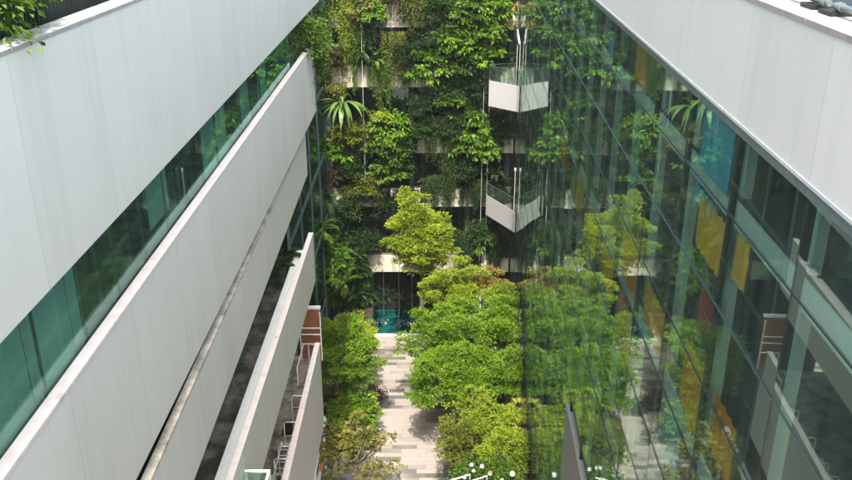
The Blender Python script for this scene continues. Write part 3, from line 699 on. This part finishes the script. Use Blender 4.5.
# (px, py, half width px, half height px, kind, palette, description)
FP = [
 # fifth/sixth storey, top of picture
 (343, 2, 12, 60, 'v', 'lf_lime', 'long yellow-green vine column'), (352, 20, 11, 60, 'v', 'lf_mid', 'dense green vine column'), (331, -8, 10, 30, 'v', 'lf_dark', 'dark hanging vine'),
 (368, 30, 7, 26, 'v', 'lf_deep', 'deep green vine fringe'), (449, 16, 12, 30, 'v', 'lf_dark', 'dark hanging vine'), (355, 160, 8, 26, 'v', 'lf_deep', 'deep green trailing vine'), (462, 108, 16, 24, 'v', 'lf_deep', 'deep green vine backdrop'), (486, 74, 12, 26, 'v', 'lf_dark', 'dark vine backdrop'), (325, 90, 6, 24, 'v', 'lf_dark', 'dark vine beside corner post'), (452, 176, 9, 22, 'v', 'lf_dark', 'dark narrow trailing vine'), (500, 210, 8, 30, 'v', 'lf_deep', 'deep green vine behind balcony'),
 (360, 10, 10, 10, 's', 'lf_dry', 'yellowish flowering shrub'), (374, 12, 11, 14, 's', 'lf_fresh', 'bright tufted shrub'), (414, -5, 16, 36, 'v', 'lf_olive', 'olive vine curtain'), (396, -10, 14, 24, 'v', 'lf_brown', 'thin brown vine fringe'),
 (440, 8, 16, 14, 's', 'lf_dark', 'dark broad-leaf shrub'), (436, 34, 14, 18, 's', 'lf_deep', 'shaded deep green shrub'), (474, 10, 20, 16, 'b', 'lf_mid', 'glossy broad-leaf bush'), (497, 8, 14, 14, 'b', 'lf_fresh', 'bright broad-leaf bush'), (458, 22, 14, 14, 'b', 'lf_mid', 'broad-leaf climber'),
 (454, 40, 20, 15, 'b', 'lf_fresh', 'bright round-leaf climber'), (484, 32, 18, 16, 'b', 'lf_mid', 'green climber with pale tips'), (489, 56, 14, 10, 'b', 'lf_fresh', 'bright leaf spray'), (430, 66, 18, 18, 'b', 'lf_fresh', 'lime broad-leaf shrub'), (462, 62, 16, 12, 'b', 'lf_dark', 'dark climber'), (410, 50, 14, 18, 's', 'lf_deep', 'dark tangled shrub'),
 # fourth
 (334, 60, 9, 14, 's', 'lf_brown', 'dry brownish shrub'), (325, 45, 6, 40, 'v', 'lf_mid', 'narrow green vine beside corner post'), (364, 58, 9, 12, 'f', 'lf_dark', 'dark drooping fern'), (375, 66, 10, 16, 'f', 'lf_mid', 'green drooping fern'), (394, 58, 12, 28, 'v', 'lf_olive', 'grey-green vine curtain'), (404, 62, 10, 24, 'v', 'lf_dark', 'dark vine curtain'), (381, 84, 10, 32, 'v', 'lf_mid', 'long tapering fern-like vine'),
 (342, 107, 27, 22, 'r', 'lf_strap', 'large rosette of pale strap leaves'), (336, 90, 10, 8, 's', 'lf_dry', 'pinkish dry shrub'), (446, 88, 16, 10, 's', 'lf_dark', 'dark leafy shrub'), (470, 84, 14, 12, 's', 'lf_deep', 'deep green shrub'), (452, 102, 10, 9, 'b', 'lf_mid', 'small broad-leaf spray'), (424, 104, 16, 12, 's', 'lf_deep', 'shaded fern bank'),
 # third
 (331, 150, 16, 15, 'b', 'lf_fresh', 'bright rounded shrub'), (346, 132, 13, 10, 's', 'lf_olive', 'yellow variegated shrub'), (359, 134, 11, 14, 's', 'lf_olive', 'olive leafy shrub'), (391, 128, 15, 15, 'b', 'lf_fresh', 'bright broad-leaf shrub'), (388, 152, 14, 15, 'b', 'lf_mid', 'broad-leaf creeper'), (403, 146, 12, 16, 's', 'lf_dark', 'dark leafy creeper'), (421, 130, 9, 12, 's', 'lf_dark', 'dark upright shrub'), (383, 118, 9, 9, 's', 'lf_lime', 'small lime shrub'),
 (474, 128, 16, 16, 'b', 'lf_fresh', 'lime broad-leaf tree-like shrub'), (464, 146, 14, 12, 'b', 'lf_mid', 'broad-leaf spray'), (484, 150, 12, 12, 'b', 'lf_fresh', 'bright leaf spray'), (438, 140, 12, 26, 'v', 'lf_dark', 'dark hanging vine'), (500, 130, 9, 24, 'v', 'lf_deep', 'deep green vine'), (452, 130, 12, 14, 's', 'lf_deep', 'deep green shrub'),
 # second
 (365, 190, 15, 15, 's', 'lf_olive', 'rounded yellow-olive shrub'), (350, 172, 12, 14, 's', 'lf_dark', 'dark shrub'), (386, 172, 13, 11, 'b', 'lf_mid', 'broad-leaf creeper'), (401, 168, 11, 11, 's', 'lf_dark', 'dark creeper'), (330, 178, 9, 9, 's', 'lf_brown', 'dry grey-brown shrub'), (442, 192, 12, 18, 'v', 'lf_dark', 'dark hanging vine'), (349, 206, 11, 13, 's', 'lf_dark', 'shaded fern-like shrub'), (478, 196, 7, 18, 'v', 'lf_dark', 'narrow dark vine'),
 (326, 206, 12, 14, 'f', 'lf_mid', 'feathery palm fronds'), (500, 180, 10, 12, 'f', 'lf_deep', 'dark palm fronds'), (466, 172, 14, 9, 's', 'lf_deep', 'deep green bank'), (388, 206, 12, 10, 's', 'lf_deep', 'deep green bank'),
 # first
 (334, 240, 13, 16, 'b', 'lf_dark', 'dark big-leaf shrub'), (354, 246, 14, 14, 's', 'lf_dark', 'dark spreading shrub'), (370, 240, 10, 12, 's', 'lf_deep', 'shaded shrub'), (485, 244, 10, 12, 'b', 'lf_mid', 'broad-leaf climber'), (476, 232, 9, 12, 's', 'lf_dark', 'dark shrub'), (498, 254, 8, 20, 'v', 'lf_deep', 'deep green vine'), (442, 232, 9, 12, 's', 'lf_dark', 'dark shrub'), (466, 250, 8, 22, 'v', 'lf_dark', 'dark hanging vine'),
]
storey_names = ['lowest ledge', 'second ledge up', 'third ledge up', 'fourth ledge up', 'fifth ledge up', 'topmost ledge']
items = []
for k, (px, py, hw, hh, kind, lf, desc) in enumerate(FP):
    p = at(px, py, 51.45); s = mpp(51.5, p.z)
    z = p.z-.6
    st = min(range(6), key=lambda i: abs((ledges[i][0]+ledges[i][1])/2-z))
    items.append((st, desc, px, k, p, s))
from collections import defaultdict
grp = defaultdict(list)
for it in items: grp[(it[0], it[1])].append(it)
ORD = ['left one', 'middle one', 'right one']
lab = {}
for key, lst in grp.items():
    lst.sort(key=lambda t: t[2])
    for i, it in enumerate(lst):
        xw = it[2]; pos = 'far left' if xw < 345 else 'left' if xw < 372 else 'left of centre' if xw < 400 else 'centre' if xw < 435 else 'right of centre' if xw < 465 else 'right' if xw < 490 else 'beside the glass wall'
        lab[it[3]] = '%s on %s of planted facade, %s' % (it[1], storey_names[it[0]], pos)
for k, (px, py, hw, hh, kind, lf, desc) in enumerate(FP):
    p = at(px, py, 51.45); s = mpp(51.5, p.z); w = hw*s*1.12; h = hh*s*1.08; lb = lab[k]
    if p.x+w > 5.1: p.x = 5.1-w
    if kind == 'v': vine((p.x, 51.75, p.z+h*.8), w, 2.2*h, lf, lb, strands=int(18+26*w), seed=k)
    elif kind == 's': shrub(p, w, h, lf, lb, .17, 1.5, seed=k)
    elif kind == 'b': shrub(p, w, h, lf, lb, .33, .75, seed=k, name='broad_leaf_shrub', shell=.5)
    elif kind == 'r': rosette((p.x, 51.2, p.z+.3), w*1.05, lf, lb, 44, seed=k, w=.27, droop=1.5)
    elif kind == 'f': fern((p.x, 51.5, p.z+h*.3), w*1.5, lf, lb, 20, seed=k)
# the shaded undergrowth that fills the ledges between them, one low clump per bay
names2 = ['first', 'second', 'third', 'fourth', 'fifth', 'sixth', 'seventh', 'eighth', 'ninth', 'tenth']
for i, (zb, zt_) in enumerate(ledges):
    n = 6
    for j in range(n):
        x = FX0+.9+(FX1-FX0-1.6)*j/(n-1)+random.uniform(-.3,.3)
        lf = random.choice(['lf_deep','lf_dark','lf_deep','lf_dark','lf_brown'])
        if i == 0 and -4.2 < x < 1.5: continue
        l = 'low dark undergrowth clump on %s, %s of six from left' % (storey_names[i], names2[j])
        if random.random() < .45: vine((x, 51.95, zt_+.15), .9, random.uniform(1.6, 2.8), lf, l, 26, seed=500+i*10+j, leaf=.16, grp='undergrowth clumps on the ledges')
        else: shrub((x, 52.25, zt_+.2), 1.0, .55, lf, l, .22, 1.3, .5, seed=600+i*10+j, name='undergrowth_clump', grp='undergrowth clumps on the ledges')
for k, (x, z, l) in enumerate(((-2.9, 1.6, 'added dark shrub deepening the recess behind left end of pool'), (-1.5, 1.3, 'added dark shrub deepening the recess behind middle of pool'), (.1, 1.7, 'added dark shrub deepening the recess behind right part of pool'))):
    rt = shrub((x, 53.0, z), 1.0, 1.1, 'lf_deep', l, .24, 1.2, .45, 640+k, 'added_dark_shrub', 'dark shrubs added to deepen the recess behind the pool')  # dark shrubs added to blacken the recess under the lowest ledge
# two small plants hanging by the glass wall
for k, (py, l) in enumerate(((6, 'upper small yellowish hanging bromeliad against the glass wall'), (23, 'lower small yellowish hanging bromeliad against the glass wall'))):
    p = at(514, py, 48.8); p.x = 5.0; rosette(p, .55, 'lf_copper', l, 30, 900+k, 'bromeliad', .06, 'hanging bromeliads by the glass wall')

# ------------------------------------------------------------------ trees and ground plants
def TP(px, py, Y): p = at(px, py, Y); return (p.x, p.y, p.z)
gt = 'trees around the paved court'
FULL[0] = True
tree('leafy_tree', 'tall rounded yellow-green tree directly before the planted facade', TP(421, 240, 46.5), (1.75,1.7,2.15), 'lf_lime', 280, 120, .46, .125, .085, gt, ground=(-.1,46.8), trunk_r=.16, seed=1)
FULL[0] = False
tree('leafy_tree', 'smaller lime tree tucked behind the big right tree', TP(459, 297, 44), (1.84,1.50,1.92), 'lf_lime', 130, 120, .45, .125, .085, gt, ground=(2.1,44.2), seed=2)
tree('leafy_tree', 'big bright green tree at centre of the right grove', TP(452, 338, 40.5), (2.09,1.80,1.92), 'lf_bright', 190, 120, .50, .125, .085, gt, ground=(2.0,40.5), trunk_r=.18, seed=3)
tree('leafy_tree', 'bright green tree pressed against the glass wall', TP(509, 332, 40.5), (1.94,1.80,1.92), 'lf_bright', 160, 120, .50, .125, .085, gt, ground=(3.7,40.3), seed=4)
tree('leafy_tree', 'lower bright green tree overhanging the paving from right', TP(457, 378, 37.3), (2.19,1.70,1.62), 'lf_bright', 180, 120, .50, .125, .085, gt, ground=(2.2,37.4), trunk_r=.16, seed=5)
tree('leafy_tree', 'green tree above the fan palm beside the glass', TP(516, 372, 38), (1.43,1.40,1.44), 'lf_bright', 100, 120, .46, .125, .085, gt, ground=(3.9,38.6), seed=6)
tree('leafy_tree', 'yellowish small-leaf tree low in the right grove', TP(487, 428, 34.6), (1.68,1.40,1.56), 'lf_lime', 120, 70, .42, .115, .075, gt, ground=(3.0,34.8), trunk_r=.12, seed=7, lump=.34)
tree('leafy_tree', 'small yellowish bush-like tree at near edge of right grove', TP(453, 447, 33.3), (0.70,0.90,1.14), 'lf_olive', 55, 70, .36, .115, .075, gt, ground=(1.35,33.4), trunk_r=.08, seed=8)
tree('leafy_tree', 'low green tree behind the round lanterns', TP(512, 452, 32.6), (1.38,1.10,1.08), 'lf_lime', 80, 70, .40, .115, .075, gt, ground=(3.2,32.8), trunk_r=.09, seed=9)
tree('leafy_tree', 'bright green tree on the left beside the reddish end wall', TP(339, 355, 38.8), (1.79,1.60,1.80), 'lf_bright', 170, 120, .46, .125, .085, gt, ground=(-4.9,38.9), trunk_r=.15, seed=10)
tree('leafy_tree', 'lime tree behind the left bright tree near the pool', TP(352, 335, 41.5), (1.2,1.1,.9), 'lf_lime', 70, 120, .42, .125, .085, gt, ground=(-4.8,41.8), trunk_r=.1, seed=11)
tree('leafy_tree', 'small bright green bush-like tree below the left tree', TP(352, 408, 38.3), (1.35,1.0,.9), 'lf_bright', 80, 46, .4, .20, .12, gt, ground=(-4.95,38.2), trunk_r=.09, seed=12)
tree('leafy_tree', 'sparse yellow-brown tree beside the white pergola', TP(357, 448, 32.4), (1.45,1.35,1.25), 'lf_dry', 46, 40, .34, .17, .11, gt, ground=(-3.5,32.6), trunk_r=.09, seed=13, lump=.4, shell=.4)
tree('leafy_tree', 'olive shoots of small tree nearest the pergola posts', TP(340, 444, 32.8), (.9,.9,.9), 'lf_olive', 34, 40, .34, .17, .11, gt, ground=(-4.2,33.), trunk_r=.07, seed=14, lump=.4)
tree('copper_shrub', 'copper and yellow leaved shrub tree beneath the lower wedge balcony', TP(486, 285, 45.5), (1.45,1.0,.75), 'lf_copper', 75, 44, .34, .16, .08, None, ground=(3.6,45.8), trunk_r=.08, seed=15)
for k, (px, py, w_, l) in enumerate(((473, 476, .9, 'low yellow-green bush under the leftmost lanterns'), (497, 474, 1.0, 'low green bush under the pink and largest lanterns'))):
    p = at(px, py, 31.2); shrub(p, w_, .75, 'lf_mid', l, .13, 2.2, .8, 760+k, 'lantern_bush', 'bushes under the lanterns')
# shadowed big-leaf grove beside the pool, left
for k, (px, py, w, h, lf, kind, l) in enumerate((
  (328, 262, 1.1, 1.2, 'lf_mid', 'b', 'big-leaf shrub at far left behind the white parapet'), (348, 272, 1.3, 1.2, 'lf_dark', 'b', 'dark big-leaf shrub left of the pool'),
  (330, 290, 1.2, 1.1, 'lf_mid', 'b', 'glossy big-leaf shrub above the left bright tree'), (355, 292, 1.0, 1.1, 'lf_dark', 'b', 'dark leaning shrub at the pool corner'), (345, 304, 1.2, .8, 'lf_deep', 's', 'deep green shrub at pool edge under the others'))):
    p = at(px, py, 49.3); shrub(p, w, h, lf, l, .40 if kind == 'b' else .22, .9, .9, 700+k, 'pool_side_shrub', 'shrubs beside the pool')
    MB  # stems reach the bed
    tag(MB().tube([(p.x,49.4,0.05),(p.x+.05,49.45,p.z*.5),(p.x,49.4,p.z)], [.07,.05,.03], 6).build('stem', 'bark', None), None) if False else None
for k, (px, py, l) in enumerate(((318, 232, 'arching palm behind the fourth parapet end'), (344, 283, 'feathery palm among the pool shrubs'))):
    p = at(px, py, 48.2); fern((p.x, p.y, p.z), 1.7, 'lf_mid', l, 18, 720+k, 'feather_palm', 'palms beside the pool', 1.2, 'palm', .22)
for k, (px, py, r_, lf, l) in enumerate(((375, 392, .55, 'lf_purple', 'purple-leaved shrub at edge of paving under left tree'), (345, 414, .8, 'lf_purple', 'dusty pink shrub between the bush and the pergola'), (362, 418, .7, 'lf_purple', 'low purple shrub behind the sparse yellow-brown tree'), (330, 405, .7, 'lf_deep', 'dark shrub beside the white screen parapet'))):
    p = at(px, py, 37.5-.0*k); p = at(px, py, (CAMZ-.5)/math.tan(P+math.atan((py-240)/F))); shrub(p, r_, .45, lf, l, .16, 1.4, r_, 740+k, 'ground_shrub', 'low shrubs along the left planting bed')
# fan palm against the glass
p = at(519, 412, 35.6); rt = empty('fan_palm', 'yellowish fan palm against the base of glass wall', 'palm', None, (p.x, p.y, 0)); rng = np.random.default_rng(5); mb = MB(); sb = MB()
sb.tube([(0,0,0),(.04,0,p.z*.5),(0,0,p.z)], [.13,.1,.08])
for k in range(20):
    a = rng.uniform(0, 6.28); e = rng.uniform(-.2, 1.2); d = np.array([math.cos(a)*math.cos(e), math.sin(a)*math.cos(e), math.sin(e)])
    if d[0] > .55: d[0] *= .4
    b = np.array([0,0,p.z])+d*.45; sb.tube([(0,0,p.z), tuple(b)], .012, 4)
    s_ = np.cross(d, [0,0,1]); s_ /= np.linalg.norm(s_)
    A = [d*math.cos(t)+s_*math.sin(t) for t in np.linspace(-1.15,1.15,13)]
    straps(mb, [b]*13, A, [.42]*13, [.055]*13, [.9]*13, 4)
mb.build('crown', 'lf_palm', rt); sb.build('trunk', 'bark', rt, True)
# bush hanging over the end of second parapet, and the roof plant top left
def dshrub(px, py, Y, r_, lf, l, nm, leaf=.14, dens=2., seed=0, zoff=0, cat='plant'):
    p = at(px, py, Y); return shrub(p, r_[0], r_[2], lf, l, leaf, dens, r_[1], seed, nm, None, cat)
dshrub(303, 38, 31.9, (.75,1.0,1.0), 'lf_mid', 'green bush on the terrace behind second parapet end', 'terrace_bush', .13, 2.6, 801)
dshrub(315, 58, 33.4, (.45,.6,1.3), 'lf_mid', 'trailing green bush hanging past the second parapet end', 'trailing_bush', .13, 2.6, 802)
dshrub(15, 2, 10.4, (.38,.5,.34), 'lf_mid', 'small yellow-green leafy plant at top left roof fence', 'roof_plant', .10, 6., 803)
dshrub(-30, -2, 9.4, (.5,.5,.5), 'lf_mid', 'leafy roof plant just outside the top left corner', 'roof_plant', .10, 6., 804)
# planting on band four gutter
for k, (y, l) in enumerate(((27.5, 'palm frond clump near the far end of fourth parapet'), (28.6, 'second palm clump at the end of fourth parapet'))):
    fern((-5.2, y, Z(12.6)), 1.0, 'lf_dark', l, 14, 820+k, 'terrace_palm', None, 1.3, 'palm', .2)

# ------------------------------------------------------------------ lanterns and thin rails at the bottom
Ls = [(471.5, 464.5, .13, 'lwhite', 'white round lantern, topmost and farthest left'), (473.5, 471, .14, 'lwhite', 'white round lantern with dark band under the topmost one'), (482, 466, .14, 'lwhite', 'white round lantern just right of the topmost one'),
      (464.5, 478, .13, 'lwhite', 'white round lantern lowest at left on the white rail'), (490, 473, .15, 'lpink', 'pink round lantern between the white ones'), (512.5, 473.5, .19, 'lwhite', 'largest white round lantern at right'), (502, 480, .12, 'lwhite', 'small white lantern at bottom edge')]
for k, (px, py, r_, m_, l) in enumerate(Ls):
    p = at(px, py, 30.3); rt = empty('lantern', l, 'lantern', 'round lanterns at the foot of the grove', (p.x, p.y, 0)); mb = MB(); 
    r_ *= .64; prof = [(math.sin(t)*r_*1.0+.001, -math.cos(t)*r_*.82) for t in np.linspace(0, math.pi, 9)]
    mb.tube([(0,0,p.z+z) for _, z in prof], [a for a, _ in prof], 14); mb.build("globe", m_, rt, True)
    MB().tube([(0,0,p.z-r_*.25-.03),(0,0,p.z-r_*.25+.03)], [r_*1.0,r_*1.0], 14).build('band', 'black' if k in (1,3) else 'whitemetal', rt, True)
    MB().tube([(0,0,.0),(0,0,p.z-r_*.8)], .018, 6).build('pole', 'mullion', rt, True)
rl = empty('thin_rail', 'thin white rail crossing below the round lanterns', 'railing', None, (2, 30, 0))
a = at(446, 482, 30.); b = at(470, 474.5, 30.6); c2 = at(487, 476, 30.4); d2 = at(468, 482, 30.)
mb = MB().tube([tuple(a), tuple(b)], .035, 6).tube([tuple(d2), tuple(c2)], .03, 6)
for q in (a, b, c2, d2): mb.tube([(q.x,q.y,0), tuple(q)], .02, 6)
part(mb, 'bar', 'whitemetal', rl, smooth=True)

# ------------------------------------------------------------------ light
EL, AZ = rad(56), rad(1.5)     # sun behind the camera
sun = bpy.data.objects.new('sun', bpy.data.lights.new('sun', 'SUN')); COL.objects.link(sun)
sd = Vector((-math.sin(AZ)*math.cos(EL), -math.cos(AZ)*math.cos(EL), math.sin(EL)))     # towards the sun
sun.rotation_euler = (-sd).to_track_quat('-Z', 'Y').to_euler(); sun.data.energy = 2.0; sun.data.angle = rad(1.); sun.data.color = (1., .955, .89)
w = bpy.data.worlds.new('World'); S.world = w; w.use_nodes = True; nt = w.node_tree
bg = nt.nodes['Background']; sk = nt.nodes.new('ShaderNodeTexSky'); sk.sky_type = 'NISHITA'; sk.sun_disc = False
sk.sun_elevation = EL; sk.sun_rotation = math.atan2(sd.x, sd.y); sk.dust_density = 6.; sk.air_density = 1.; sk.ozone_density = 1.
nt.links.new(sk.outputs[0], bg.inputs[0]); bg.inputs[1].default_value = .15
S.render.engine = 'CYCLES'; cy = S.cycles
cy.max_bounces = 10; cy.transparent_max_bounces = 16; cy.glossy_bounces = 5; cy.diffuse_bounces = 4; cy.transmission_bounces = 6
cy.caustics_reflective = False; cy.caustics_refractive = False; cy.use_denoising = True
cy.sample_clamp_indirect = 6
vs = S.view_settings; vs.view_transform = 'Standard'; vs.look = 'None'; vs.gamma = 1; vs.use_curve_mapping = False; vs.exposure = 1.80
vs.use_white_balance = True; vs.white_balance_temperature = 6700; vs.white_balance_tint = 4


# ------------------------------------------------------------------ thin scattering air added to lift the shadows
HZ = MB().box((-60, -30, -2), (60, 75, 31)).build('lift_haze', 'black'); tag(HZ, kind='stuff')
m, nt, o = mat('lift_air'); pv = N(nt, 'ShaderNodeVolumePrincipled', Density=.0002); pv.inputs['Color'].default_value = (.85,.95,.92,1); L(nt, pv.outputs[0], o.inputs['Volume'])
HZ.data.materials.clear(); HZ.data.materials.append(m)
cy.volume_bounces = 0
